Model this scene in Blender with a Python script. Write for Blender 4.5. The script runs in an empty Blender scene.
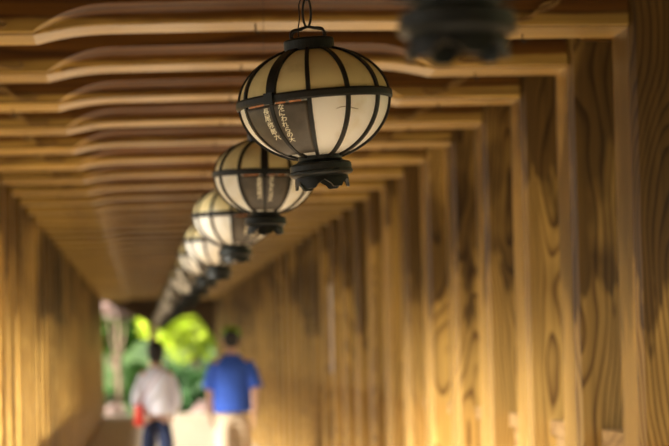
import bpy, bmesh, math, random
from mathutils import Vector, Matrix
random.seed(7)
PI = math.pi
sc = bpy.context.scene
COL = sc.collection
R = math.radians

# ------------------------------------------------------------------ dimensions (metres)
HC = 1.60            # eye height
HB = HC + 1.10       # underside of the tie beams
WR, WL = 1.75, -0.90 # inner faces of the columns
XC = 0.425           # centre line
D0, SP = 9.10, 1.29  # far edge of beam 0 and bay spacing
I0, I1 = -17, 39
def bay(i): return D0 + SP * i

# ------------------------------------------------------------------ helpers
def link(o, parent=None):
    COL.objects.link(o)
    if parent is not None: o.parent = parent
    return o
def tag(o, label=None, cat=None, group=None, kind=None):
    if label: o['label'] = label
    if cat: o['category'] = cat
    if group: o['group'] = group
    if kind: o['kind'] = kind
    return o
def empty(name, loc, rot=(0, 0, 0)):
    o = bpy.data.objects.new(name, None); o.location = loc; o.rotation_euler = rot
    o.empty_display_size = .1
    return link(o)
def mk(name, verts, faces, mat=None, parent=None, smooth=False, loc=None):
    me = bpy.data.meshes.new(name); me.from_pydata([tuple(v) for v in verts], [], faces)
    bm = bmesh.new(); bm.from_mesh(me); bmesh.ops.recalc_face_normals(bm, faces=bm.faces); bm.to_mesh(me); bm.free()
    if smooth:
        for p in me.polygons: p.use_smooth = True
    if mat: me.materials.append(mat)
    o = bpy.data.objects.new(name, me)
    if loc: o.location = loc
    return link(o, parent)
class MB:
    def __init__(s): s.v = []; s.f = []
    def add(s, v, f):
        n = len(s.v); s.v += [Vector(p) for p in v]; s.f += [tuple(i + n for i in q) for q in f]; return s
    def box(s, x0, x1, y0, y1, z0, z1):
        return s.add([(x0,y0,z0),(x1,y0,z0),(x1,y1,z0),(x0,y1,z0),(x0,y0,z1),(x1,y0,z1),(x1,y1,z1),(x0,y1,z1)],
                     [(0,3,2,1),(4,5,6,7),(0,1,5,4),(1,2,6,5),(2,3,7,6),(3,0,4,7)])
    def tube(s, pts, r, n=8, closed=False):
        pts = [Vector(p) for p in pts]; m = len(pts); base = len(s.v); ref = None
        for k, p in enumerate(pts):
            a = pts[(k-1) % m] if (closed or k) else p
            b = pts[(k+1) % m] if (closed or k < m-1) else p
            t = (b - a).normalized()
            if ref is None:
                ref = Vector((0,0,1)) if abs(t.z) < .9 else Vector((1,0,0))
            u = (ref - t * ref.dot(t)).normalized(); ref = u; w = t.cross(u)
            rr = r[k] if isinstance(r, (list, tuple)) else r
            for j in range(n):
                c = 2*PI*j/n; s.v.append(p + (u*math.cos(c) + w*math.sin(c)) * rr)
        for k in range(m if closed else m-1):
            for j in range(n):
                a = base + k*n + j; b = base + k*n + (j+1) % n
                c = base + ((k+1) % m)*n + (j+1) % n; d = base + ((k+1) % m)*n + j
                s.f.append((a, b, c, d))
        if not closed:
            s.f.append(tuple(base + j for j in range(n))[::-1]); s.f.append(tuple(base + (m-1)*n + j for j in range(n)))
        return s
    def lathe(s, prof, n=32, c=(0,0,0)):
        base = len(s.v)
        for r, z in prof:
            for j in range(n):
                a = 2*PI*j/n; s.v.append(Vector((c[0]+r*math.cos(a), c[1]+r*math.sin(a), c[2]+z)))
        for k in range(len(prof)-1):
            for j in range(n):
                s.f.append((base+k*n+j, base+k*n+(j+1)%n, base+(k+1)*n+(j+1)%n, base+(k+1)*n+j))
        return s
    def ellipsoid(s, c, r, n=12, m=8):
        prof = []
        base = len(s.v)
        for k in range(m+1):
            th = PI*k/m
            for j in range(n):
                a = 2*PI*j/n
                s.v.append(Vector((c[0]+r[0]*math.sin(th)*math.cos(a), c[1]+r[1]*math.sin(th)*math.sin(a), c[2]+r[2]*math.cos(th))))
        for k in range(m):
            for j in range(n):
                s.f.append((base+k*n+j, base+k*n+(j+1)%n, base+(k+1)*n+(j+1)%n, base+(k+1)*n+j))
        return s
    def build(s, name, mat=None, parent=None, smooth=False, loc=None):
        return mk(name, s.v, s.f, mat, parent, smooth, loc)
def copy_tree(o, parent=None):
    c = o.copy(); COL.objects.link(c)
    if parent is not None: c.parent = parent
    for ch in list(o.children): copy_tree(ch, c)
    return c

# ------------------------------------------------------------------ materials
def nodes(name):
    m = bpy.data.materials.new(name); m.use_nodes = True; nt = m.node_tree
    return m, nt, nt.nodes['Principled BSDF']
def N(nt, t, **kw):
    n = nt.nodes.new(t)
    for k, v in kw.items(): setattr(n, k, v)
    return n
def math_(nt, op, a, b=None, clamp=False):
    n = N(nt, 'ShaderNodeMath', operation=op, use_clamp=clamp)
    for i, x in enumerate((a, b)):
        if x is None: continue
        if isinstance(x, (int, float)): n.inputs[i].default_value = x
        else: nt.links.new(x, n.inputs[i])
    return n.outputs[0]
def ramp(nt, fac, stops):
    n = N(nt, 'ShaderNodeValToRGB'); e = n.color_ramp.elements
    while len(e) < len(stops): e.new(.5)
    for k, (p, c) in enumerate(stops): e[k].position = p; e[k].color = (*c, 1)
    nt.links.new(fac, n.inputs[0]); return n.outputs[0]
def mix(nt, fac, a, b, mode='MIX'):
    n = N(nt, 'ShaderNodeMix', data_type='RGBA', blend_type=mode)
    for s, x in ((n.inputs[0], fac), (n.inputs[6], a), (n.inputs[7], b)):
        if isinstance(x, (int, float)): s.default_value = x
        elif isinstance(x, tuple): s.default_value = (*x, 1)
        else: nt.links.new(x, s)
    return n.outputs[2]
def flat(name, c, rough=.6, metal=0, noise=0, spec=.5, scale=8):
    m, nt, b = nodes(name)
    b.inputs['Roughness'].default_value = rough; b.inputs['Metallic'].default_value = metal
    b.inputs['Specular IOR Level'].default_value = spec
    if noise:
        tc = N(nt, 'ShaderNodeTexCoord'); nz = N(nt, 'ShaderNodeTexNoise')
        nz.inputs['Scale'].default_value = scale; nz.inputs['Detail'].default_value = 4
        nt.links.new(tc.outputs['Object'], nz.inputs['Vector'])
        col = ramp(nt, nz.outputs['Fac'], [(.3, tuple(x*(1-noise) for x in c)), (.7, tuple(min(1, x*(1+noise)) for x in c))])
        nt.links.new(col, b.inputs['Base Color'])
    else: b.inputs['Base Color'].default_value = (*c, 1)
    return m
def wood(name, axis, light, dark, freq=42, tide=False, pale=None, var=.25, wob=.075, rough=.5, painted_shade=None):
    """axis = grain direction (0,1,2)"""
    m, nt, b = nodes(name)
    tc = N(nt, 'ShaderNodeTexCoord'); oi = N(nt, 'ShaderNodeObjectInfo')
    off = N(nt, 'ShaderNodeCombineXYZ')
    for k, mul in enumerate((13.1, 29.7, 51.3)):
        nt.links.new(math_(nt, 'MULTIPLY', oi.outputs['Random'], mul), off.inputs[k])
    add = N(nt, 'ShaderNodeVectorMath', operation='ADD')
    nt.links.new(tc.outputs['Object'], add.inputs[0]); nt.links.new(off.outputs[0], add.inputs[1])
    def noise(scale, sc3, detail=3, rough=.5, painted_shade=None):
        mp = N(nt, 'ShaderNodeMapping'); mp.inputs['Scale'].default_value = sc3
        nt.links.new(add.outputs[0], mp.inputs['Vector'])
        nz = N(nt, 'ShaderNodeTexNoise'); nz.inputs['Scale'].default_value = scale
        nz.inputs['Detail'].default_value = detail; nz.inputs['Roughness'].default_value = rough; b.inputs['Specular IOR Level'].default_value = .32
        nt.links.new(mp.outputs[0], nz.inputs['Vector']); return nz.outputs['Fac']
    def st(a, al): v = [a, a, a]; v[axis] = al; return tuple(v)
    n1 = noise(2.6, st(1, .32), 2, .4)
    sep = N(nt, 'ShaderNodeSeparateXYZ'); nt.links.new(tc.outputs['Object'], sep.inputs[0])
    o = [k for k in (0, 1, 2) if k != axis]
    rnd = oi.outputs['Random']
    a = math_(nt, 'ADD', sep.outputs[o[0]], math_(nt, 'MULTIPLY', math_(nt, 'SUBTRACT', rnd, .5), .5))
    c = math_(nt, 'ADD', sep.outputs[o[1]], math_(nt, 'MULTIPLY', rnd, .35))
    r = math_(nt, 'SQRT', math_(nt, 'ADD', math_(nt, 'MULTIPLY', a, a), math_(nt, 'MULTIPLY', c, c)))
    r = math_(nt, 'ADD', r, math_(nt, 'MULTIPLY', n1, wob * 5))
    ring = math_(nt, 'FRACT', math_(nt, 'MULTIPLY', r, freq))
    ringc = ramp(nt, ring, [(0, (0, 0, 0)), (.55, (.18, .18, .18)), (.86, (1, 1, 1)), (1, (0, 0, 0))])
    fine = noise(38, st(1, .035), 3, .6)
    big = noise(1.5, st(1, .45), 3, .55)
    col = mix(nt, math_(nt, 'MULTIPLY', ringc, .95), light, dark)
    f2 = ramp(nt, fine, [(.3, (.72, .70, .66)), (.7, (1.12, 1.12, 1.1))])
    col = mix(nt, 1.0, col, f2, 'MULTIPLY')
    b2 = ramp(nt, big, [(.32, (1-var*1.5, 1-var*1.55, 1-var*1.5)), (.68, (1+var*.5, 1+var*.45, 1+var*.3))])
    col = mix(nt, 1.0, col, b2, 'MULTIPLY')
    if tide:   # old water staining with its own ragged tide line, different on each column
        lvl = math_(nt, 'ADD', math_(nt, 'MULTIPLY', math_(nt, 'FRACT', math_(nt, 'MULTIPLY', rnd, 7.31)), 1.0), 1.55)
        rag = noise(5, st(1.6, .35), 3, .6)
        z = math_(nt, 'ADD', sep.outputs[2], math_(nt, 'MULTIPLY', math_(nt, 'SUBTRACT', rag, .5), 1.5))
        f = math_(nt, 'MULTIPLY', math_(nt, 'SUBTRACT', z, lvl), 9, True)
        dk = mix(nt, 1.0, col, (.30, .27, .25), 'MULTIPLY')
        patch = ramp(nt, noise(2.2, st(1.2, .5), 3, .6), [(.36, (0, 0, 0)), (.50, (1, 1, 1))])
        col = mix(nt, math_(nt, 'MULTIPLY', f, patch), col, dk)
    if painted_shade:   # shade painted into the upper timber and beam fronts, with a ragged lower edge
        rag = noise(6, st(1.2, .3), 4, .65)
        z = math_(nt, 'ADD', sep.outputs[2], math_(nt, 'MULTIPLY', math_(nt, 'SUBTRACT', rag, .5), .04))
        f = math_(nt, 'MULTIPLY', math_(nt, 'SUBTRACT', z, painted_shade), 60, True)
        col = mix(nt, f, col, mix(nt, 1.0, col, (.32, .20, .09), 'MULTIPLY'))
    if pale:
        pf = ramp(nt, noise(1.1, st(1, .3), 2, .5), [(.45, (0, 0, 0)), (.7, (1, 1, 1))])
        col = mix(nt, math_(nt, 'MULTIPLY', pf, .5), col, pale)
    nt.links.new(col, b.inputs['Base Color'])
    b.inputs['Roughness'].default_value = rough; b.inputs['Specular IOR Level'].default_value = .32
    bp = N(nt, 'ShaderNodeBump'); bp.inputs['Strength'].default_value = .12; bp.inputs['Distance'].default_value = .004
    nt.links.new(math_(nt, 'ADD', fine, math_(nt, 'MULTIPLY', ringc, -.5)), bp.inputs['Height'])
    nt.links.new(bp.outputs[0], b.inputs['Normal'])
    return m

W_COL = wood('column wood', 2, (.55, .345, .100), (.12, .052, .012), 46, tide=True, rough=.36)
W_BEAM = wood('beam wood', 0, (.46, .29, .07), (.15, .075, .016), 30, var=.2, wob=.018, rough=.38, painted_shade=.046)
W_SCR = wood('carving wood', 0, (.30, .18, .06), (.16, .08, .02), 30, var=.1, wob=.01)
W_RAIL = wood('rail wood', 1, (.50, .33, .15), (.24, .13, .05), 30)
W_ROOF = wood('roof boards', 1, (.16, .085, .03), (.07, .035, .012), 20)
W_DARK = wood('old dark wood', 2, (.10, .06, .03), (.04, .022, .01), 25)
W_PALE = wood('pale weathered wood', 2, (.55, .42, .32), (.35, .25, .18), 25)
IRON = flat('blackened bronze', (.008, .010, .009), .42, .1, .45, .28, 30)
IRON2 = flat('dark iron', (.018, .014, .012), .5, .5)
RIBM = flat('rib lacquer', (.010, .010, .009), .5, 0, .3, .3, 40)
CREAM = None
def shade_mat(name, c, dirt):
    m, nt, b = nodes(name)
    tc = N(nt, 'ShaderNodeTexCoord'); oi = N(nt, 'ShaderNodeObjectInfo')
    add = N(nt, 'ShaderNodeVectorMath', operation='ADD')
    nt.links.new(tc.outputs['Object'], add.inputs[0]); nt.links.new(oi.outputs['Random'], add.inputs[1])
    nz = N(nt, 'ShaderNodeTexNoise'); nz.inputs['Scale'].default_value = 14; nz.inputs['Detail'].default_value = 5
    nt.links.new(add.outputs[0], nz.inputs['Vector'])
    col = ramp(nt, nz.outputs['Fac'], [(.28, dirt), (.5, c)])
    nt.links.new(col, b.inputs['Base Color']); b.inputs['Roughness'].default_value = .38
    tr = N(nt, 'ShaderNodeBsdfTranslucent'); nt.links.new(col, tr.inputs[0])
    ms = N(nt, 'ShaderNodeMixShader'); ms.inputs[0].default_value = .22
    nt.links.new(b.outputs[0], ms.inputs[1]); nt.links.new(tr.outputs[0], ms.inputs[2])
    nt.links.new(ms.outputs[0], nt.nodes['Material Output'].inputs[0])
    return m
CREAM = shade_mat('cream shade', (.92, .91, .85), (.80, .75, .60))
YELLOW = shade_mat('yellow shade', (.78, .66, .34), (.60, .48, .22))  # upper half yellower and darker than the lower
PLAQUE = flat('aged plaque', (.062, .050, .036), .5, 0, .3, .5, 30)
INK = flat('worn gilt lettering', (.82, .76, .56), .5)
RUST = flat('reddish worn rim', (.48, .20, .08), .6, 0, .4, .5, 60)
STONE = flat('corridor stone', (.62, .52, .40), .7, 0, .2, .3, 3)
GRAVEL = flat('sandy ground', (.60, .50, .38), .9, 0, .2, .2, 4)
GRASS = flat('hillside green', (.10, .20, .03), .9, 0, .6, .2, 1.2)
def leafmat(name, c, t=.5):
    m, nt, b = nodes(name)
    oi = N(nt, 'ShaderNodeTexCoord'); nz = N(nt, 'ShaderNodeTexNoise'); nz.inputs['Scale'].default_value = 2.5
    nt.links.new(oi.outputs['Object'], nz.inputs['Vector'])
    col = ramp(nt, nz.outputs['Fac'], [(.35, tuple(x*.6 for x in c)), (.65, tuple(min(1, x*1.25) for x in c))])
    nt.links.new(col, b.inputs['Base Color']); b.inputs['Roughness'].default_value = .6
    tr = N(nt, 'ShaderNodeBsdfTranslucent'); nt.links.new(col, tr.inputs[0])
    ms = N(nt, 'ShaderNodeMixShader'); ms.inputs[0].default_value = t
    nt.links.new(b.outputs[0], ms.inputs[1]); nt.links.new(tr.outputs[0], ms.inputs[2])
    nt.links.new(ms.outputs[0], nt.nodes['Material Output'].inputs[0])
    return m
L_LIME = leafmat('lime leaves', (.50, .62, .04))
L_LIME2 = leafmat('fresh green leaves', (.09, .22, .02))
L_MID = leafmat('mid green leaves', (.045, .12, .015))
L_DARK = leafmat('deep green leaves', (.02, .07, .012), .3)
L_PINK = leafmat('pale blossom', (.50, .36, .33), .4)
BARK = flat('bark', (.12, .08, .05), .9, 0, .3)
SKIN = flat('skin', (.62, .38, .27), .5)
HAIR = flat('black hair', (.008, .007, .007), .45)
BLOUSE = flat('white lavender cotton', (.80, .82, .97), .8, 0, .06)
JEANS = flat('navy denim', (.010, .020, .065), .8, 0, .2)
BLUE = flat('blue cotton', (.04, .12, .60), .8, 0, .1)
KHAKI = flat('khaki cotton', (.62, .50, .36), .8, 0, .08)
SHOE = flat('shoe leather', (.03, .025, .025), .5)
RED = flat('red leather', (.62, .05, .03), .45)
CAPM = flat('olive cap cotton', (.22, .34, .04), .8)
PAPER = flat('pale paper', (.88, .80, .76), .7)

ORD = ['first', 'second', 'third', 'fourth', 'fifth', 'sixth', 'seventh', 'eighth', 'ninth', 'tenth', 'eleventh', 'twelfth',
       'thirteenth', 'fourteenth', 'fifteenth', 'sixteenth']

# ------------------------------------------------------------------ setting
YS, YE = bay(I0) - 1.2, bay(I1) + .5
fl = MB()
y = YS; k = 0
while y < YE:
    y1 = min(y + .9, YE)
    xs = [-1.35, -.45, .45, 1.35, 2.2] if k % 2 else [-1.35, 0, .9, 1.8, 2.2]
    for a, b in zip(xs[:-1], xs[1:]): fl.box(a + .004, b - .004, y + .004, y1 - .004, -.08, 0)
    fl.box(-1.35, 2.2, y, y1, -.15, -.012)
    y = y1; k += 1
tag(fl.build('floor', STONE), kind='structure')
g = MB()
nx, ny = 60, 72
vs, fs = [], []
for j in range(ny + 1):
    for i in range(nx + 1):
        x = -60 + 120 * i / nx; yy = -40 + 180 * j / ny
        z = -.16
        if yy > 56: z -= .34 * min(1, (yy - 56) / 5)
        if yy > 80: z += (yy - 80) * .55
        if yy < 58: z += max(0, min(5, (x - 9) * .7))  # unseen bank, added to hold back sky light from the right
        vs.append((x, yy, z))
for j in range(ny):
    for i in range(nx):
        a = j * (nx + 1) + i; fs.append((a, a + 1, a + nx + 2, a + nx + 1))
gm, nt, b = nodes('ground')
tc = N(nt, 'ShaderNodeTexCoord'); sp_ = N(nt, 'ShaderNodeSeparateXYZ'); nt.links.new(tc.outputs['Object'], sp_.inputs[0])
nz = N(nt, 'ShaderNodeTexNoise'); nz.inputs['Scale'].default_value = 1.2; nz.inputs['Detail'].default_value = 6
nt.links.new(tc.outputs['Object'], nz.inputs['Vector'])
gr = ramp(nt, nz.outputs['Fac'], [(.35, (.05, .06, .025)), (.65, (.14, .14, .07))])
sa = ramp(nt, nz.outputs['Fac'], [(.35, (.07, .065, .035)), (.65, (.15, .13, .075))])
f = math_(nt, 'MAXIMUM', math_(nt, 'MULTIPLY', math_(nt, 'SUBTRACT', sp_.outputs[1], 74), .5, True), math_(nt, 'MULTIPLY', math_(nt, 'SUBTRACT', sp_.outputs[0], 10), .5, True))
gh = ramp(nt, nz.outputs['Fac'], [(.35, (.006, .022, .003)), (.65, (.030, .065, .006))])
fh = math_(nt, 'MULTIPLY', math_(nt, 'SUBTRACT', sp_.outputs[1], 66), .5, True)
nt.links.new(mix(nt, fh, mix(nt, f, sa, gr), gh), b.inputs['Base Color']); b.inputs['Roughness'].default_value = .9
tag(mk('ground', vs, fs, gm), kind='structure')

# low board walls and plates between the columns (one run per side)
def low_wall(name, xin, s, h0, h1):
    m = MB(); p = MB()
    for i in range(I0, I1):
        y0, y1 = bay(i) + .035, bay(i + 1) - .315; ht = h0 if y0 < 22 else h1
        xa, xb = sorted((xin + s * .14, xin + s * .22)); m.box(xa, xb, y0, y1, 0, ht - .070)
        nb = 5
        for q in range(nb):
            ya = y0 + (y1 - y0) * q / nb; yb = y0 + (y1 - y0) * (q + 1) / nb
            xa, xb = sorted((xin + s * .125, xin + s * .14)); m.box(xa, xb, ya + .006, yb - .006, .06, ht - .070)
        xa, xb = sorted((xin + s * .10, xin + s * .26)); m.box(xa, xb, y0, y1, ht - .068, ht)
        m.box(*sorted((xin + s * .10, xin + s * .26)), y0, y1, .0, .055)
        xa, xb = sorted((xin + s * .05, xin + s * .22)); p.box(xa, xb, y0, y1, HC + 1.205, HC + 1.40)
    tag(m.build(name, W_RAIL), kind='structure'); return p
pr = low_wall('wall_right', WR, 1, 1.225, 1.225); pl = low_wall('wall_left', WL, -1, .45, .80)  # unseen left wall kept low so sun reaches floor and columns
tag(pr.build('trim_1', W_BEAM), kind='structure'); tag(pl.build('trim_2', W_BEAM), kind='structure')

# roof: sloped boards, eaves low on either side
rf = MB()
ridge = 4.0; slope = .56; half = 2.75
for s in (-1, 1):
    xe = XC + s * half; ze = ridge - slope * half
    nb = 11
    for q in range(nb):
        a0, a1 = half * q / nb, half * (q + 1) / nb
        x0, x1 = XC + s * (a0), XC + s * (a1)
        z0, z1 = ridge - slope * a0, ridge - slope * a1
        o_ = .008 * (q % 2)
        for ya, yb in ([(YS, 8.6), (15.6, YE + 3.2)] if (s < 0 and a0 > 1.7) else [(YS, YE + 3.2)]):   # unseen left eaves cut away here to let sun onto right columns
            v = [(x0, ya, z0 + o_), (x1, ya, z1 + o_), (x1, yb, z1 + o_), (x0, yb, z0 + o_)]
            v += [(a, b_, c + .06) for a, b_, c in v]
            rf.add(v, [(0, 1, 2, 3), (7, 6, 5, 4), (0, 4, 5, 1), (1, 5, 6, 2), (2, 6, 7, 3), (3, 7, 4, 0)])
    y = YS + .2
    while y < YE + 3.0:
        he = 1.75 if (s < 0 and 8.5 < y < 15.6) else half; xe = XC + s * he; ze = ridge - slope * he
        v = [(XC + s * .02, y, ridge - .10), (xe, y, ze - .09), (xe, y, ze), (XC + s * .02, y, ridge)]
        v += [(a, b_ + .07, c) for a, b_, c in v]
        rf.add(v, [(0, 1, 2, 3), (7, 6, 5, 4), (0, 4, 5, 1), (1, 5, 6, 2), (2, 6, 7, 3), (3, 7, 4, 0)])
        y += .43
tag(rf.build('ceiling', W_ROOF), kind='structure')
pb = MB(); pb.box(XC - .07, XC + .07, YS, YE, 3.36, 3.52)
tag(pb.build('trim_3', W_ROOF), kind='structure')

# ------------------------------------------------------------------ columns
def column_mesh():
    w, d, c = .36, .34, .024
    pts = [(c, 0), (w - c, 0), (w, c), (w, d - c), (w - c, d), (c, d), (0, d - c), (0, c)]
    zs = [0, .04, .5, 1.0, 1.5, 2.0, 2.5, 3.06]
    v, f = [], []
    for z in zs:
        for x, y in pts:
            v.append((x, y, z))
    n = 8
    for k in range(len(zs) - 1):
        for j in range(n): f.append((k*n+j, k*n+(j+1) % n, (k+1)*n+(j+1) % n, (k+1)*n+j))
    f.append(tuple(range(n))[::-1]); f.append(tuple((len(zs)-1)*n + j for j in range(n)))
    return v, f
v, f = column_mesh()
col0 = None
def place_column(side, i):
    global col0
    if col0 is None:
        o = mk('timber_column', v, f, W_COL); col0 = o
    else:
        o = col0.copy(); COL.objects.link(o)
    if side > 0: o.location = (WR + .001, bay(i) - .31, 0)
    else: o.location = (WL - .361, bay(i) - .31, 0)
    sn = 'right' if side > 0 else 'left'
    if side > 0:
        if i < 0: L = 'square timber column on the right side, nearer than the photo reaches'
        elif i == 0: L = 'dark-stained timber column at the right edge, largest and nearest of all'
        elif i == 1: L = 'timber column with dark upper stain and golden arched grain below, second from the right edge'
        elif i < 14: L = 'square timber column on the right, %s along the row from the right edge' % ORD[i]
        else: L = 'blurred timber column deep in the far part of the right-hand row'
    else:
        if i < 6: L = 'square timber column on the left side, nearer than the photo reaches'
        elif i == 6: L = 'nearest left-hand timber column, at the left edge of the photo'
        elif i < 16: L = 'blurred square timber column on the left, %s along from the left edge' % ORD[i - 6]
        else: L = 'blurred timber column deep in the far part of the left-hand row'
    tag(o, L, 'column', 'timber columns along the %s side of the corridor' % sn)
    if L.startswith('blurred timber column deep') : o['group'] = 'far timber columns of the %s row' % sn
    if 'nearer than' in L: o['group'] = 'timber columns beside the camera, %s' % sn
    return o
for i in range(I0, I1 + 1):
    place_column(1, i); place_column(-1, i)

# ------------------------------------------------------------------ beams
LEN = WR - WL
def beam_mesh():
    xs = [0, .15, .3, .45, .53, .54]
    xs += [.54 + d for d in (.015, .035, .06, .09, .125, .165, .21, .26, .35, .5)]
    xs = xs + [LEN / 2] + [LEN - x for x in xs[::-1]]
    v, f = [], []
    for x in xs:
        e = min(x, LEN - x)
        s = max(0, min(1, (e - .54) / .27))
        t = 1 - (1 - s) ** 2.2
        cam = .008 * max(0, min(1, (e - .6) / .7))
        u = .034 * t + cam
        m1 = u + .006 + .032 * t; m2 = u + .012 + .060 * t
        rec = .010 + .038 * min(1, t * 2.2)
        v += [(x, 0, u + .006), (x, -.006, u), (x, -.31 + rec + .006, u), (x, -.31 + rec, u + .006), (x, -.31 + rec, m1),
              (x, -.31, m2), (x, -.31, .36), (x, 0, .36)]
    n = 8
    for k in range(len(xs) - 1):
        for j in range(n): f.append((k*n+j, k*n+(j+1) % n, (k+1)*n+(j+1) % n, (k+1)*n+j))
    f.append(tuple(range(n))[::-1]); f.append(tuple((len(xs)-1)*n + j for j in range(n)))
    return v, f
def ribbon(pts, w, y0, y1, sx=1, ox=0):
    """flat carved strip in the x-z plane with depth y0..y1"""
    m = MB(); P = [Vector((ox + sx * a, 0, b)) for a, b in pts]
    n = len(P); vs = []
    for k, p in enumerate(P):
        a = P[max(0, k-1)]; b = P[min(n-1, k+1)]; t = (b - a).normalized(); nn = Vector((-t.z, 0, t.x))
        ww = w * (.45 + .55 * math.sin(PI * min(1, (k + .6) / n * 1.05)))
        for q, yy in ((-1, y0), (1, y0), (1, y1), (-1, y1)):
            c = p + nn * ww * q; vs.append((c.x, yy, c.z))
    fs = []
    for k in range(n - 1):
        for j in range(4): fs.append((k*4+j, k*4+(j+1) % 4, k*4+4+(j+1) % 4, k*4+4+j))
    fs.append((0, 1, 2, 3)); fs.append(((n-1)*4+3, (n-1)*4+2, (n-1)*4+1, (n-1)*4))
    return m.add(vs, fs)
def smoothpts(p, n=6):
    out = []
    for k in range(len(p) - 1):
        p0 = p[max(0, k-1)]; p1 = p[k]; p2 = p[k+1]; p3 = p[min(len(p)-1, k+2)]
        for q in range(n):
            t = q / n
            out.append(tuple(.5*((2*p1[c]) + (-p0[c]+p2[c])*t + (2*p0[c]-5*p1[c]+4*p2[c]-p3[c])*t*t + (-p0[c]+3*p1[c]-3*p2[c]+p3[c])*t**3) for c in range(len(p1))))
    out.append(tuple(p[-1])); return out
# scroll measured from the right wall: hooked tip low down, S curve rising towards the wall
SCR = smoothpts([(.43, .052), (.445, .036), (.425, .027), (.38, .030), (.35, .040), (.325, .062), (.29, .070), (.255, .090), (.23, .125), (.19, .148), (.15, .150)], 5)
SCR2 = smoothpts([(.325, .062), (.31, .082), (.28, .092), (.262, .112), (.245, .142)], 4)
def make_beam(name):
    bv, bf = beam_mesh()
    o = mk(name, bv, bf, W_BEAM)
    for sx, ox in ((1, 0), (-1, LEN)):
        r = ribbon(SCR, .0075, -.322, -.306, sx, ox)
        r2 = ribbon(SCR2, .005, -.319, -.306, sx, ox); r.add(r2.v, r2.f)
        r.build('carved_scroll', W_SCR, o)
    for xn, yn in ((.33, -.15), (LEN / 2, -.2), (LEN - .36, -.16)):
        zz = .042 if abs(xn - LEN/2) < .1 else 0
        nb = MB(); nb.tube([(xn, yn, zz + .02), (xn, yn, zz - .022), (xn + .003, yn, zz - .03), (xn + .010, yn, zz - .033), (xn + .015, yn, zz - .027)], .0028, 6)
        h = nb.build('iron_hook', IRON2, o)
    return o
beam0 = make_beam('tie_beam')
bare = None
for i in range(I0, I1 + 1):
    if i == I0: o = beam0
    elif i <= 16: o = copy_tree(beam0)
    else: o = beam0.copy(); COL.objects.link(o)
    o.location = (WL, bay(i), HB)
    if i < 0: L = 'arched tie beam overhead, nearer than the photo reaches'; G = 'tie beams above the camera'
    elif i == 0: L = 'arched timber tie beam highest in the photo, behind the large lantern cap'; G = 'arched tie beams across the corridor'
    elif i < 14: L = 'arched timber tie beam, %s down from the top of the photo' % ORD[i]; G = 'arched tie beams across the corridor'
    else: L = 'thin blurred tie beam far down the corridor ceiling'; G = 'far tie beams across the corridor'
    tag(o, L, 'beam', G)

# narrow pale notice on a right-hand column
np_ = MB(); np_.box(0, .004, 0, .17, 0, .82)
o = np_.build('paper_notice', PAPER, loc=(WR - .0045, bay(11) - .23, 1.32))
tag(o, 'long narrow pale paper strip hanging upright on a blurred right-hand column', 'notice')

# ------------------------------------------------------------------ lanterns
RG = .182; BT, BB = .128, .145
ZT, ZB = .119, -.137
def gr_(z):  # globe radius at height
    b = BT if z > 0 else BB
    return RG * math.sqrt(max(0, 1 - (z / b) ** 2))
def gp(lon, z, off=0):
    r = gr_(z); b = BT if z > 0 else BB
    nrm = Vector((r / RG**2, z / b**2)).normalized()
    rr = r + off * nrm.x; zz = z + off * nrm.y
    return Vector((rr * math.sin(lon), -rr * math.cos(lon), zz))
def zs_(z0, z1, n):   # even in arc angle
    b0 = BT if z0 > 0 or z1 > 0 else BB
    a0, a1 = math.asin(max(-1, min(1, z0 / b0))), math.asin(max(-1, min(1, z1 / b0)))
    return [b0 * math.sin(a0 + (a1 - a0) * k / n) for k in range(n + 1)]
def patch(lon0, lon1, z0, z1, off, nl=12, nz=12, thick=0):
    v, f = [], []
    Z = zs_(z0, z1, nz)
    for z in Z:
        for j in range(nl + 1): v.append(gp(lon0 + (lon1 - lon0) * j / nl, z, off))
    for k in range(nz):
        for j in range(nl):
            a = k * (nl + 1) + j; f.append((a, a + 1, a + nl + 2, a + nl + 1))
    if thick:
        n = len(v); m = len(f)
        for z in Z:
            for j in range(nl + 1): v.append(gp(lon0 + (lon1 - lon0) * j / nl, z, off - thick))
        for q in range(m): f.append(tuple(i + n for i in f[q][::-1]))
        W = nl + 1
        for k in range(nz):
            a = k * W; f.append((a, a + W, a + W + n, a + n)); a = k * W + nl; f.append((a + W, a, a + n, a + W + n))
        for j in range(nl):
            f.append((j + 1, j, j + n, j + 1 + n)); a = nz * W + j; f.append((a, a + 1, a + 1 + n, a + n))
    return v, f
def rib(lon, width, z0=ZB, z1=ZT, parts=((0, 0),)):
    m = MB()
    rows = [z for z in zs_(z0, -.0001, 12)] + [z for z in zs_(.0001, z1, 12)] if z0 < 0 < z1 else zs_(z0, z1, 14)
    v, f = [], []
    for z in rows:
        c = gp(lon, z, 0); o_ = gp(lon, z, .007); out = (o_ - c).normalized(); side = Vector((math.cos(lon), math.sin(lon), 0))
        w = width * (.62 + .38 * min(1, gr_(z) / RG * 1.15)) / 2
        for a, b_ in ((-1, -.003), (1, -.003), (1, .006), (-1, .006)):
            v.append(c + side * a * w * (1 if b_ < 0 else .85) + out * b_)
    for k in range(len(rows) - 1):
        for j in range(4): f.append((k*4+j, k*4+(j+1) % 4, k*4+4+(j+1) % 4, k*4+4+j))
    f.append((3, 2, 1, 0)); n = (len(rows)-1)*4; f.append((n, n+1, n+2, n+3))
    return v, f
def oval(c, a, b, plane, n=18):
    p = []
    for k in range(n):
        t = 2*PI*k/n; u, w = a*math.cos(t), b*math.sin(t)
        p.append((c[0] + (u if plane == 0 else 0), c[1] + (u if plane == 1 else 0), c[2] + w))
    return p
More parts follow.
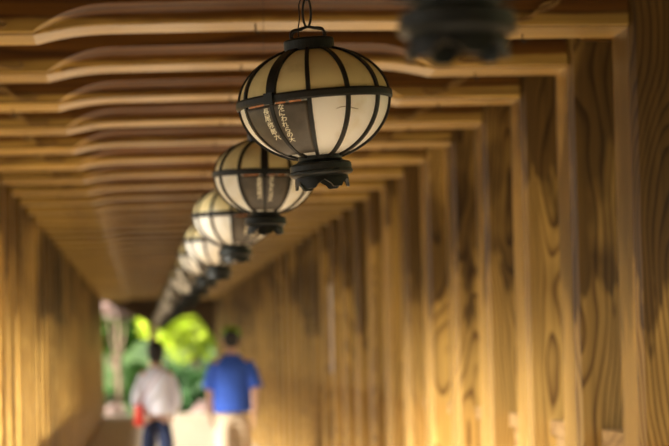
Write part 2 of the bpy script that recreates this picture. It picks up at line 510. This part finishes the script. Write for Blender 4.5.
def text_on_globe(s, lon, ztop, step, size):
    """column of characters top to bottom; returns verts, faces on the globe surface"""
    V, F = [], []
    arc = 0.0
    phi = math.asin(ztop / BB)
    for ch in s:
        cu = bpy.data.curves.new('t', 'FONT'); cu.body = ch; cu.size = 1; cu.resolution_u = 2; cu.offset = .014
        to = bpy.data.objects.new('t', cu); COL.objects.link(to)
        dg = bpy.context.evaluated_depsgraph_get(); me = to.evaluated_get(dg).to_mesh()
        pts = [Vector(q.co) for q in me.vertices]; fc = [tuple(p.vertices) for p in me.polygons]
        to.to_mesh_clear() if hasattr(to, 'to_mesh_clear') else None
        bpy.data.objects.remove(to); bpy.data.curves.remove(cu)
        if pts:
            x0 = min(p.x for p in pts); x1 = max(p.x for p in pts); y0 = min(p.y for p in pts); y1 = max(p.y for p in pts)
            k = size / max(x1 - x0, y1 - y0, .3)
            n = len(V); jx = random.uniform(-.0015, .0015)
            for p in pts:
                dx = (p.x - (x0 + x1) / 2) * k + jx; dz = (p.y - (y0 + y1) / 2) * k
                dx += dz * .12
                ph = phi + dz / .16
                z = BB * math.sin(ph); z = min(-.004, z)
                V.append(gp(lon + dx / max(.04, gr_(z)), z, .0052))
            F += [tuple(i + n for i in q) for q in fc]
        phi -= step / .16
    return V, F
def make_lantern():
    root = empty('hanging_lantern', (0, 0, 0))
    # shade: upper and lower halves
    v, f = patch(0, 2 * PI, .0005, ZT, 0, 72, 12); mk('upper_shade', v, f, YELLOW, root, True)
    v, f = patch(0, 2 * PI, -.0005, ZB, 0, 72, 14); mk('lower_shade', v, f, CREAM, root, True)
    for k in range(12):
        v, f = rib(R(30 * k), .0115)
        mk('rib', v, f, RIBM, root)
    v, f = rib(0, .029, .004, ZT); o = mk('wide_rib', v, f, RIBM, root); o['label'] = 'broad dark rib above the plaque'
    v, f = rib(0, .029, .004, ZT)
    bd = MB(); bd.lathe([(RG - .004, -.010), (RG + .008, -.0105), (RG + .010, -.006), (RG + .010, .006), (RG + .008, .0105), (RG - .004, .010), (RG - .004, -.010)], 72)
    bd.build('equator_band', RIBM, root, False)
    cl = MB(); cl.tube([gp(R(-4), .004, .010), gp(R(4), .004, .010)], .007, 6)
    cb = MB()
    a0 = gp(0, -.0005, .012)
    cb.box(-.012, .012, a0.y - .004, a0.y + .006, -.013, .013); cb.build('clasp', IRON, root)
    v, f = patch(R(-28.5), R(28.5), -.014, -.128, .0042, 16, 14, .0032); pq = mk('name_plaque', v, f, PLAQUE, root, True)
    pq['label'] = 'dark brown plaque with two columns of pale brushed characters'
    v1, f1 = text_on_globe('なにわれらの大', R(8), -.022, .0152, .0150)
    n = len(v1); v2, f2 = text_on_globe('長尾弥郎六', R(-6), -.028, .0178, .0172)
    mk('characters', v1 + v2, f1 + [tuple(i + n for i in q) for q in f2], INK, pq)
    for a, b_ in ((-24, -7), (4, 12), (15, 24)):
        v, f = patch(R(a), R(b_), -.0105, -.0145, .0048, 6, 1); mk('worn_rim', v, f, RUST, pq)
    # crack and stain mark on a pale panel
    p = smoothpts([(50, -.040), (55, -.036), (60, -.037), (66, -.041), (70, -.043)], 4)
    m = MB(); m.tube([gp(R(a), z, .0006) for a, z in p], [.0003 + .0007*math.sin(PI*k/(len(p)-1)) for k in range(len(p))], 5)
    m.build('crack', flat('crack brown', (.25, .17, .08), .8), root)
    # cap
    cp = MB(); cp.lathe([(.001, .152), (.052, .152), (.0600, .150), (.0620, .146), (.0620, .118), (.0635, .114), (.0635, .104), (.05, .108), (.001, .108)], 40)
    cp.build('cap', IRON, root, False)
    h = MB()
    arch = smoothpts([(-.046, .150), (-.047, .164), (-.040, .173), (-.020, .177), (0, .181), (.020, .177), (.040, .173), (.047, .164), (.046, .150)], 4)
    h.tube([(a, 0, z) for a, z in arch], .0032, 8); h.tube([(a * .55, a * .80, z) for a, z in arch], .0032, 8)
    h.build('bail_handle', IRON2, root, True)
    # chain: long link then alternating oval links up to the ridge
    c = MB(); c.tube(oval((0, 0, .216), .010, .036, 0), .0030, 8, True)
    c.tube(oval((0, 0, .216 + .062), .009, .032, 1), .0030, 8, True)
    c.tube([(0, 0, .300), (0, 0, 1.215)], .0009, 6)
    c.build('chain', IRON2, root, True)
    w = MB(); w.tube([(-.022, -.01, .150), (-.023, -.012, .175), (-.019, -.01, .20), (-.020, -.008, .235), (-.010, -.004, .262), (-.006, 0, .285)], .0016, 6)
    w.build('lamp_wire', IRON2, root, True)
    # base: neck, flared collar, ring, scalloped skirt
    b = MB(); b.lathe([(.040, -.118), (.060, -.124), (.056, -.134), (.053, -.146), (.058, -.151), (.072, -.155), (.0755, -.160), (.0755, -.172),
                       (.078, -.176), (.078, -.180), (.074, -.184), (.066, -.188), (.060, -.190), (.0, -.188)], 48)
    b.build('base_collar', IRON, root, False)
    n = 144; v, f = [], []
    def cut(a):
        t = (a / (2 * PI) * 6 + .35) % 1.0
        t = abs(t - .5) * 2          # 1 at foot middle, 0 at cut middle
        if t > .66: return 0.0
        q = 1 - t / .66
        return .007 * min(1, q * 4) + .013 * q ** 1.4
    rows = ((.0640, -.184, 0), (.0655, -.196, 0), (.0665, -.2165, 1), (.0605, -.2165, 1), (.0600, -.184, 0))
    for r_, z, c_ in rows:
        for j in range(n):
            a = 2*PI*j/n; zz = z + (cut(a) if c_ else 0)
            v.append((r_ * math.cos(a), r_ * math.sin(a), zz))
    for k in range(4):
        for j in range(n): f.append((k*n+j, k*n+(j+1) % n, (k+1)*n+(j+1) % n, (k+1)*n+j))
    mk('scalloped_skirt', v, f, IRON, root, False)
    return root
lan = make_lantern()
ly = [5.97] + [8.72 + 2.58 * k for k in range(19)]
LL = {0: 'sharp round cream lantern with dark ribs and plaque turned left, largest fully seen',
      1: 'slightly blurred round lantern directly behind the sharp lantern, plaque facing the camera',
      2: 'blurred round lantern, third fully seen back along the row, dark plaque on its right half',
      3: 'blurred small round lantern, fourth back along the row, nearer white than cream',
      4: 'small blurred lantern, fifth back along the row', 5: 'tiny blurred lantern, sixth back along the row'}
spin = {0: -38, 1: -3, 2: 24, 3: 34, 4: 10, 5: -15}
HL = .586
def place_lantern(o, x, y, z, s, tilt, lab, grp='round lanterns hanging down the corridor centre'):
    o.location = (x, y, z); o.rotation_euler = (0, R(tilt), R(s)); tag(o, lab, 'lantern', grp)
place_lantern(lan, XC - .003, ly[0], HC + HL - .006, spin[0], 0, LL[0])
# the sharp lantern hangs a little askew: tilt about the view axis after the spin
lan.rotation_mode = 'QUATERNION'; lan.scale = (.98,) * 3
from mathutils import Quaternion
lan.rotation_quaternion = Quaternion((0, 1, 0), R(-4.2)) @ Quaternion((0, 0, 1), R(spin[0]))
for ch in lan.children:
    if ch.name.startswith('chain') or ch.name.startswith('lamp_wire'):
        pass
for k in range(1, len(ly)):
    o = copy_tree(lan); o.rotation_mode = 'XYZ'
    sc_ = .96 if k == 1 else 1
    o.scale = (sc_,) * 3
    place_lantern(o, XC + (.004, .013, 0, .005)[k % 4], ly[k], HC + HL + (.012, .004, 0, -.008)[k % 4], spin.get(k, random.uniform(-40, 40)), random.uniform(-1, 1),
                  LL.get(k, 'tiny blurred lantern near the far end of the lantern row'), None if k < 6 else 'far lanterns at the end of the row')
    if k < 6: o['group'] = 'round lanterns hanging down the corridor centre'
o = copy_tree(lan); o.rotation_mode = 'XYZ'
place_lantern(o, XC - .022, 3.12, HC + HL - .022, 2, 0, 'strongly blurred dark lantern base cut off by the top edge, nearest the camera')
# chain of the askew lantern hangs plumb
q = lan.rotation_quaternion.copy()
piv = Vector((0, 0, .181))
for ch in lan.children:
    if ch.name.startswith('chain') or ch.name.startswith('lamp_wire'):
        m = q.to_matrix().to_4x4().inverted()
        ch.matrix_local = Matrix.Translation(piv) @ m @ Matrix.Translation(-piv)

# ------------------------------------------------------------------ people
def skin_obj(name, V, E, rad, mat, parent, sub=1, root=0):
    me = bpy.data.meshes.new(name); me.from_pydata([tuple(p) for p in V], E, [])
    o = bpy.data.objects.new(name, me); COL.objects.link(o)
    md = o.modifiers.new('s', 'SKIN'); md.use_smooth_shade = True; md.branch_smoothing = .6
    sv = me.skin_vertices[0].data if me.skin_vertices else None
    if sv is None:
        bm = bmesh.new(); bm.from_mesh(me); bm.verts.layers.skin.verify(); bm.to_mesh(me); bm.free()
        sv = me.skin_vertices[0].data
    for k, s in enumerate(sv):
        r = rad[k]; s.radius = (r, r) if isinstance(r, (int, float)) else r
        s.use_root = (k == root)
    ms = o.modifiers.new('d', 'SUBSURF'); ms.levels = sub; ms.render_levels = sub
    dg = bpy.context.evaluated_depsgraph_get(); ev = o.evaluated_get(dg)
    m2 = bpy.data.meshes.new_from_object(ev); m2.name = name
    bpy.data.objects.remove(o); bpy.data.meshes.remove(me)
    m2.materials.clear(); m2.materials.append(mat)
    for p in m2.polygons: p.use_smooth = True
    o = bpy.data.objects.new(name, m2); return link(o, parent)
class Sk:
    def __init__(s): s.V = []; s.E = []; s.r = []; s.n = {}
    def add(s, key, p, r, par=None):
        s.V.append(Vector(p)); s.r.append(r); s.n[key] = len(s.V) - 1
        if par: s.E.append((s.n[par], s.n[key]))
    def obj(s, name, mat, parent, sub=1): return skin_obj(name, s.V, s.E, s.r, mat, parent, sub)
def rings(secs, n=24):
    """closed loft of elliptical sections: (cx,cy,cz,rx,ry[,tiltx])"""
    m = MB()
    for c in secs:
        for j in range(n):
            a = 2*PI*j/n; m.v.append(Vector((c[0] + c[3]*math.cos(a), c[1] + c[4]*math.sin(a), c[2])))
    for k in range(len(secs)-1):
        for j in range(n): m.f.append((k*n+j, k*n+(j+1)%n, (k+1)*n+(j+1)%n, (k+1)*n+j))
    return m
def hand(S, key, wr, d, sgn, k=1.0):
    """palm and five fingers below wrist; d = direction of the forearm"""
    wr = Vector(wr); d = Vector(d).normalized(); side = Vector((0, 1, 0)); side = (side - d*side.dot(d)).normalized(); inn = d.cross(side) * sgn
    pm = wr + d*.055*k; S.add(key+'p', pm, (.020*k, .020*k), key)
    ln = (.070, .078, .073, .058)
    for q in range(4):
        b0 = pm + d*.030*k + side*(.030 - .020*q)*k
        p1 = b0 + d*ln[q]*.5*k + inn*.006*k; p2 = p1 + d*ln[q]*.4*k + inn*.020*k
        S.add(key+'a%d'%q, b0, .0095*k, key+'p'); S.add(key+'b%d'%q, p1, .0085*k, key+'a%d'%q); S.add(key+'c%d'%q, p2, .007*k, key+'b%d'%q)
    t1 = wr + d*.035*k + side*.038*k + inn*.010*k; t2 = t1 + d*.038*k + side*.010*k + inn*.010*k
    S.add(key+'t1', t1, .010*k, key+'p'); S.add(key+'t2', t2, .008*k, key+'t1')
def person(loc, H, name_label, woman):
    k = H / 1.75
    root = empty('person', loc); tag(root, name_label, 'person')
    sw = .150 if woman else .178
    S = Sk()
    hipw = .078 if woman else .095
    S.add('pel', (0, 0, .94*k), (.125*k, .10*k))
    S.add('wai', (0, .005, 1.08*k), (.115*k, .085*k), 'pel')
    S.add('che', (0, -.005, 1.28*k), (.135*k, .095*k), 'wai')
    S.add('upc', (0, -.01, 1.41*k), (.10*k, .075*k), 'che')
    S.add('nek', (0, 0, 1.49*k), .052*k, 'upc')
    S.add('hd0', (0, .015, 1.56*k), .066*k, 'nek'); S.add('hd1', (0, .012, 1.64*k), (.076*k, .090*k), 'hd0'); S.add('hd2', (0, .008, 1.70*k), (.060*k, .07*k), 'hd1')
    stride = .17
    for s, nm, fy in ((-1, 'L', 1 if woman else -1), (1, 'R', -1 if woman else 1)):
        S.add('hp'+nm, (s*hipw*k, 0, .90*k), .088*k, 'pel')
        kn = (s*.10*k, fy*.11*k + .03*k, .50*k); an = (s*.10*k, fy*stride*k - (.02 if fy > 0 else .05)*k, (.09 if fy > 0 else .13)*k)
        S.add('kn'+nm, kn, .056*k, 'hp'+nm); S.add('an'+nm, an, .040*k, 'kn'+nm)
        S.add('toe'+nm, (an[0] + s*.01, an[1] + .14*k, .035*k), .032*k, 'an'+nm)
        sh = (s*sw*k, -.01, 1.41*k); S.add('sh'+nm, sh, .058*k, 'upc')
        el = (s*(sw+.045)*k, -.03*k - fy*.05*k, 1.14*k); wr = (s*(sw+.03)*k, .05*k - fy*.13*k, .91*k)
        if woman: wr = (s*(sw+.015)*k, .15*k, .98*k)
        S.add('el'+nm, el, .042*k, 'sh'+nm); S.add(nm, wr, .027*k, 'el'+nm)
        hand(S, nm, wr, Vector(wr) - Vector(el), -s, k)
        S.n['fy'+nm] = fy; S.n['w'+nm] = wr; S.n['e'+nm] = el; S.n['k'+nm] = kn; S.n['q'+nm] = an
    body = S.obj('body', SKIN, root, 2)
    # face and ears joined into the body mesh
    m = MB(); hz = 1.645*k
    m.ellipsoid((0, .105*k, hz - .02*k), (.012*k, .020*k, .024*k)); m.ellipsoid((0, .094*k, hz - .062*k), (.024*k, .010*k, .007*k))
    for s in (-1, 1): m.ellipsoid((s*.080*k, .01, hz - .01*k), (.010*k, .020*k, .030*k))
    bm = bmesh.new(); bm.from_mesh(body.data)
    vv = [bm.verts.new(p) for p in m.v]
    for q in m.f:
        if len(set(q)) == len(q):
            try: bm.faces.new([vv[i] for i in q])
            except ValueError: pass
    bm.to_mesh(body.data); bm.free()
    for s in (-1, 1):
        e = MB(); e.ellipsoid((s*.030*k, .092*k, hz + .005*k), (.012*k, .008*k, .007*k)); e.build('eye', flat('eye', (.03, .02, .02), .2), root, True)
    # hair
    h = MB(); h.ellipsoid((0, -.012*k, hz + .035*k), (.093*k, .108*k, .088*k), 20, 12)
    if woman:
        h.ellipsoid((0, -.055*k, hz - .035*k), (.082*k, .060*k, .085*k), 16, 10)
        h.ellipsoid((0, -.09*k, hz + .03*k), (.055*k, .045*k, .05*k), 16, 10)
    else: h.ellipsoid((0, -.045*k, hz - .02*k), (.080*k, .060*k, .070*k), 16, 10)
    h.build('hair', HAIR, root, True)
    Z = lambda z: z*k
    # shirt: torso loft plus sleeves
    top = 1.475
    if woman:
        T = [(0, 0, Z(.985), .158, .125), (0, -.01, Z(1.02), .162, .130), (0, -.01, Z(1.12), .152, .125), (0, -.01, Z(1.25), .155, .125), (0, -.012, Z(1.36), .158, .115), (0, -.012, Z(1.42), .140, .090),
             (0, -.008, Z(1.455), .105, .070), (0, 0, Z(1.485), .062, .060)]
    else:
        T = [(0, 0, Z(.925), .185, .150), (0, -.01, Z(.96), .19, .150), (0, -.01, Z(1.10), .185, .140), (0, -.01, Z(1.25), .192, .140), (0, -.012, Z(1.36), .195, .128), (0, -.012, Z(1.42), .172, .098),
             (0, -.008, Z(1.455), .115, .075), (0, 0, Z(1.495), .065, .062)]
    t = rings(T, 28)
    t.build('blouse' if woman else 'shirt', BLOUSE if woman else BLUE, root, True)
    shirt = root.children[-1]
    tor = [c for c in root.children if c.name.startswith('blouse' if woman else 'shirt')][0]
    for s, nm in ((-1, 'L'), (1, 'R')):
        sh = Vector((s*(sw-.03)*k, -.01, 1.40*k)); el = Vector(S.n['e'+nm]); wr = Vector(S.n['w'+nm])
        m = MB()
        if woman:
            pts = smoothpts([tuple(sh), tuple(sh.lerp(el, .45) + Vector((s*.02, 0, 0))), tuple(el + Vector((s*.012, 0, 0))), tuple(el.lerp(wr, .5)), tuple(el.lerp(wr, .95))], 4)
            rr = [.056 + .004*math.sin(j*1.3) if j < len(pts)-3 else .042 for j in range(len(pts))]; rr[0] = .052
        else:
            pts = smoothpts([tuple(sh), tuple(sh.lerp(el, .4) + Vector((s*.015, 0, 0))), tuple(sh.lerp(el, .92) + Vector((s*.012, 0, 0)))], 4); rr = [.066 + .008*j/len(pts) for j in range(len(pts))]
        m.tube(pts, rr, 16); m.build('sleeve', BLOUSE if woman else BLUE, tor, True)
    # trousers
    tr = Sk()
    tr.add('w', (0, 0, Z(1.01)), (.13*k, .105*k)); tr.add('p', (0, 0, Z(.93)), (.14*k, .115*k), 'w')
    for s, nm in ((-1, 'L'), (1, 'R')):
        kn = Vector(S.n['k'+nm]); an = Vector(S.n['q'+nm]); g_ = 1.0 if woman else 1.28
        tr.add('h'+nm, (s*hipw*k, 0, .87*k), .108*k*g_**.5, 'p'); tr.add('k'+nm, kn, .076*k*g_, 'h'+nm); tr.add('a'+nm, an + Vector((0, 0, .03)), .052*k*g_*1.05, 'k'+nm)
    tr.obj('jeans' if woman else 'trousers', JEANS if woman else KHAKI, root, 2)
    for s, nm in ((-1, 'L'), (1, 'R')):
        an = S.n['q'+nm]; m = MB(); m.ellipsoid((an[0] + s*.006, an[1] + .065*k, .042*k), (.048*k, .135*k, .042*k), 16, 8); m.build('shoe', SHOE, root, True)
    return root, k
wom, kw = person((.135, 25.0, 0), 1.645, 'black-haired person in a white lavender blouse and navy jeans, walking away', True)
man, kmn = person((.885, 25.0, 0), 1.765, 'person in a blue short-sleeved shirt and khaki trousers, walking away', False)
# cap worn by the man
hz = 1.645*kmn
cm = MB(); n = 24
cm.lathe([(.102, .0), (.103, .03), (.094, .065), (.070, .090), (.035, .103), (.001, .107)], 24, (0, -.006, hz + .028))
cap_ = cm.build('baseball_cap', CAPM, man, True); cap_['label'] = 'olive green cap'
vz = MB(); vz.add([(-.08, .08, hz+.035), (.08, .08, hz+.035), (.06, .165, hz+.022), (-.06, .165, hz+.022), (-.08, .08, hz+.041), (.08, .08, hz+.041), (.06, .165, hz+.028), (-.06, .165, hz+.028)],
              [(0,3,2,1),(4,5,6,7),(0,1,5,4),(1,2,6,5),(2,3,7,6),(3,0,4,7)]); vz.build('visor', CAPM, cap_)
# red bag on the woman's left hip
bag = empty('shoulder_bag', (.135 - .175, 24.86, .82)); tag(bag, 'red shoulder bag hanging at the left hip of the person in the white blouse', 'bag')
bm_ = rings([(0, 0, 0, .045, .065), (0, 0, .012, .052, .075), (0, 0, .12, .050, .07), (0, 0, .20, .042, .06), (0, 0, .215, .02, .05)], 20)
bm_.f.append(tuple(range(20))[::-1]); bm_.f.append(tuple(80 + j for j in range(20)))
bm_.build('bag_body', RED, bag, True)
st = MB(); pts = smoothpts([(.0, -.02, .20), (.07, -.055, .33), (.19, -.075, .50), (.26, -.06, .60), (.275, .02, .66)], 5); st.tube(pts, .009, 6); st.build('strap', flat('strap mauve', (.30, .16, .20), .6), bag, True)

# ------------------------------------------------------------------ beyond the exit
# corner gate: post with two sloping beams and dark gable boards
yp = YE + 1.0
gt = empty('gate_roof', (.27, yp, 0)); tag(gt, 'dark timber gable with a pale corner post beyond the corridor end', 'gate')
p = MB(); p.box(-.10, .10, -.10, .10, -.45, 2.25); p.build('corner_post', W_PALE, gt)
def slab(pts, y0, y1):
    n = len(pts); v = [(a, y0, b) for a, b in pts] + [(a, y1, b) for a, b in pts]
    f = [tuple(range(n)), tuple(range(n, 2*n))[::-1]] + [(j, (j+1) % n, (j+1) % n + n, j + n) for j in range(n)]
    return MB().add(v, f)
slab([(-1.6, 2.95), (0, 2.12), (0, 2.32), (-1.6, 3.15)], -.1, .1).build('sloping_beam', W_DARK, gt)
slab([(0, 2.20), (1.5, 2.42), (1.5, 2.62), (0, 2.40)], -.1, .1).build('sloping_beam', W_DARK, gt)
slab([(-1.7, 3.1), (0, 2.22), (1.5, 2.5), (2.6, 2.5), (2.6, 4.6), (-1.7, 4.6)], .02, .09).build('gable_boards', W_DARK, gt)
slab([(1.78, -.45), (2.3, -.45), (2.3, 2.6), (1.78, 2.6)], -.15, .15).build('side_boards', W_DARK, gt)

def leaves(c, r, n, size, seed, flatz=.8):
    rn = random.Random(seed); v, f = [], []
    blobs = [(Vector(c), Vector(r) * .8)]
    for q in range(9):
        d = Vector((rn.gauss(0, 1), rn.gauss(0, 1), rn.gauss(0, 1))).normalized()
        blobs.append((Vector(c) + Vector((d.x*r[0], d.y*r[1], d.z*r[2])) * .62, Vector(r) * rn.uniform(.32, .5)))
    for q in range(n):
        bc, br = rn.choice(blobs)
        d = Vector((rn.gauss(0, 1), rn.gauss(0, 1), rn.gauss(0, 1))).normalized() * rn.uniform(.75, 1.05)
        p = bc + Vector((d.x*br.x, d.y*br.y, d.z*br.z))
        if p.z < c[2] - r[2]: continue
        a = Vector((rn.gauss(0, 1), rn.gauss(0, 1), rn.gauss(0, .6))).normalized(); b = a.orthogonal().normalized()
        b.rotate(Quaternion(a, rn.uniform(0, 6.28)))
        s = size * rn.uniform(.6, 1.3); k = len(v)
        v += [p - a*s, p + b*s*.45, p + a*s, p - b*s*.45]; f.append((k, k+1, k+2, k+3))
    return v, f
def tree(name, x, y, z0, h, r, mat, label, cat, seed, n=5000, size=.16, group=None):
    t = empty(name, (x, y, z0)); tag(t, label, cat, group)
    rz = r * .8
    v, f = leaves((0, 0, h - rz), (r, r, rz), n, size, seed)
    mk('foliage', v, f, mat, t)
    if h > 2:
        rn = random.Random(seed); m = MB(); m.tube([(0, 0, -.3), (.05*r, 0, h*.3), (0, .05, h - rz*.6)], [.05*h*.5, .035*h*.5, .02*h*.5], 8)
        for q in range(4):
            a = q*1.6; m.tube([(0, 0, h*.35), (math.cos(a)*r*.5, math.sin(a)*r*.5, h - rz)], [.03*h*.4, .01*h*.3], 6)
        m.build('trunk', BARK, t)
    return t
def gz(y): return -.5 + max(0, y - 80) * .55
tree('broadleaf_tree', 1.55, 75.5, -.5, 4.5, 2.0, L_LIME, 'bright lime-green sunlit tree filling the opening between the two walkers', 'tree', 1, 9000, .13)
tree('broadleaf_tree', -.95, 80.0, -.5, 4.4, 1.6, L_LIME2, 'green tree seen beyond the head of the person in the white blouse', 'tree', 2, 8000, .13)
tree('broadleaf_tree', -2.5, 71.5, -.5, 4.6, 1.35, L_MID, 'mid-green tree at the left edge of the exit opening', 'tree', 3, 7000, .13)
tree('broadleaf_tree', 5.6, 73.5, -.5, 5.5, 1.6, L_MID, 'tall green tree to the right behind the gable side boards', 'tree', 4, 5000, .14)
tree('flowering_tree', -.65, 68.2, -.5, 3.75, .60, L_PINK, 'small tree with pale pink blossom in the left part of the exit opening', 'tree', 5, 2200, .10)
tree('leafy_shrub', 1.05, 71.2, gz(70), 1.75, 1.15, L_DARK, 'dark green shrub between the two walkers', 'shrub', 6, 4500, .11)
tree('leafy_shrub', 3.6, 69.4, gz(70), 2.0, 1.1, L_MID, 'mid-green shrub left of the blue shirt', 'shrub', 16, 4000, .11)
tree('leafy_shrub', -1.4, 67.5, gz(70), 1.2, .7, L_MID, 'rounded green shrub low at the left of the exit opening', 'shrub', 7, 3000, .10)
tree('leafy_shrub', -.35, 74.0, gz(70), 1.7, .85, L_MID, 'green shrub behind the person in the white blouse', 'shrub', 8, 3000, .10)
for q, (x, y, lab) in enumerate([(1.55, 71, 'pale pink flower clump between the two walkers at the path edge'),
                               (1.95, 71.6, 'pale pink flower clump beside the trouser leg in khaki'),
                               (-.75, 70.5, 'pale pink flower clump low left of the red bag')]):
    tree('flower_clump', x, y - 4, -.5, .62, .34, L_PINK, lab, 'flowers', 20 + q, 900, .06)
slab([(1.02, 2.36), (1.5, 1.75), (1.7, 1.75), (1.7, 2.5), (1.1, 2.5)], -.08, .015).build('corner_brace', W_DARK, gt)
# timber railing at left of the exit
rl = empty('path_railing', (-1.2, YE + 3.6, -.5)); tag(rl, 'dark timber railing at the left of the exit path', 'railing')
for xx, yy in ((0, 0), (.55, 1.6)):
    m = MB(); m.box(xx-.04, xx+.04, yy-.04, yy+.04, 0, .92); m.build('railing_post', W_DARK, rl)
for zz in (.8, .45):
    m = MB(); m.tube([(0, .04, zz + .02), (.55, 1.56, zz)], .035, 8); m.build('handrail', W_DARK, rl)

# ------------------------------------------------------------------ light
wd = bpy.data.worlds.new('World'); sc.world = wd; wd.use_nodes = True; wn = wd.node_tree
bg = wn.nodes['Background']; bg.inputs[0].default_value = (1.0, .95, .88, 1); bg.inputs[1].default_value = .65
sun = bpy.data.lights.new('sun', 'SUN'); sun.energy = 11.5; sun.color = (1, .93, .80); sun.angle = R(26)
so = bpy.data.objects.new('sun', sun); COL.objects.link(so)
dirv = Vector((.85, .42, -.52)).normalized()      # travels left, away from the camera and down
so.rotation_euler = dirv.to_track_quat('-Z', 'Y').to_euler(); so.location = (20, -10, 30)

# ------------------------------------------------------------------ camera
F = 2509.0
cy = Vector((142 - 334.5, -(347 - 223), -F)).normalized()          # corridor axis seen from the camera
b = .019
cx = Vector((1, b, 0)); cx.z = -(cy.x * 1 + cy.y * b) / cy.z; cx.normalize()
cz = cx.cross(cy)
M = Matrix((cx, cy, cz))      # rows: world axes in camera coordinates -> columns of camera-to-world are M's columns
cam = bpy.data.cameras.new('Camera'); co = bpy.data.objects.new('Camera', cam); COL.objects.link(co)
co.matrix_world = Matrix.Translation((0, 0, HC)) @ M.to_4x4()
cam.sensor_width = 36; cam.lens = F / 669 * 36
cam.dof.use_dof = True; cam.dof.focus_distance = 6.2; cam.dof.aperture_fstop = 4.4
cam.clip_end = 500
sc.camera = co
vs_ = sc.view_settings; vs_.view_transform = 'Standard'; vs_.look = 'None'; vs_.gamma = 1; vs_.use_curve_mapping = False
vs_.exposure = 1.65
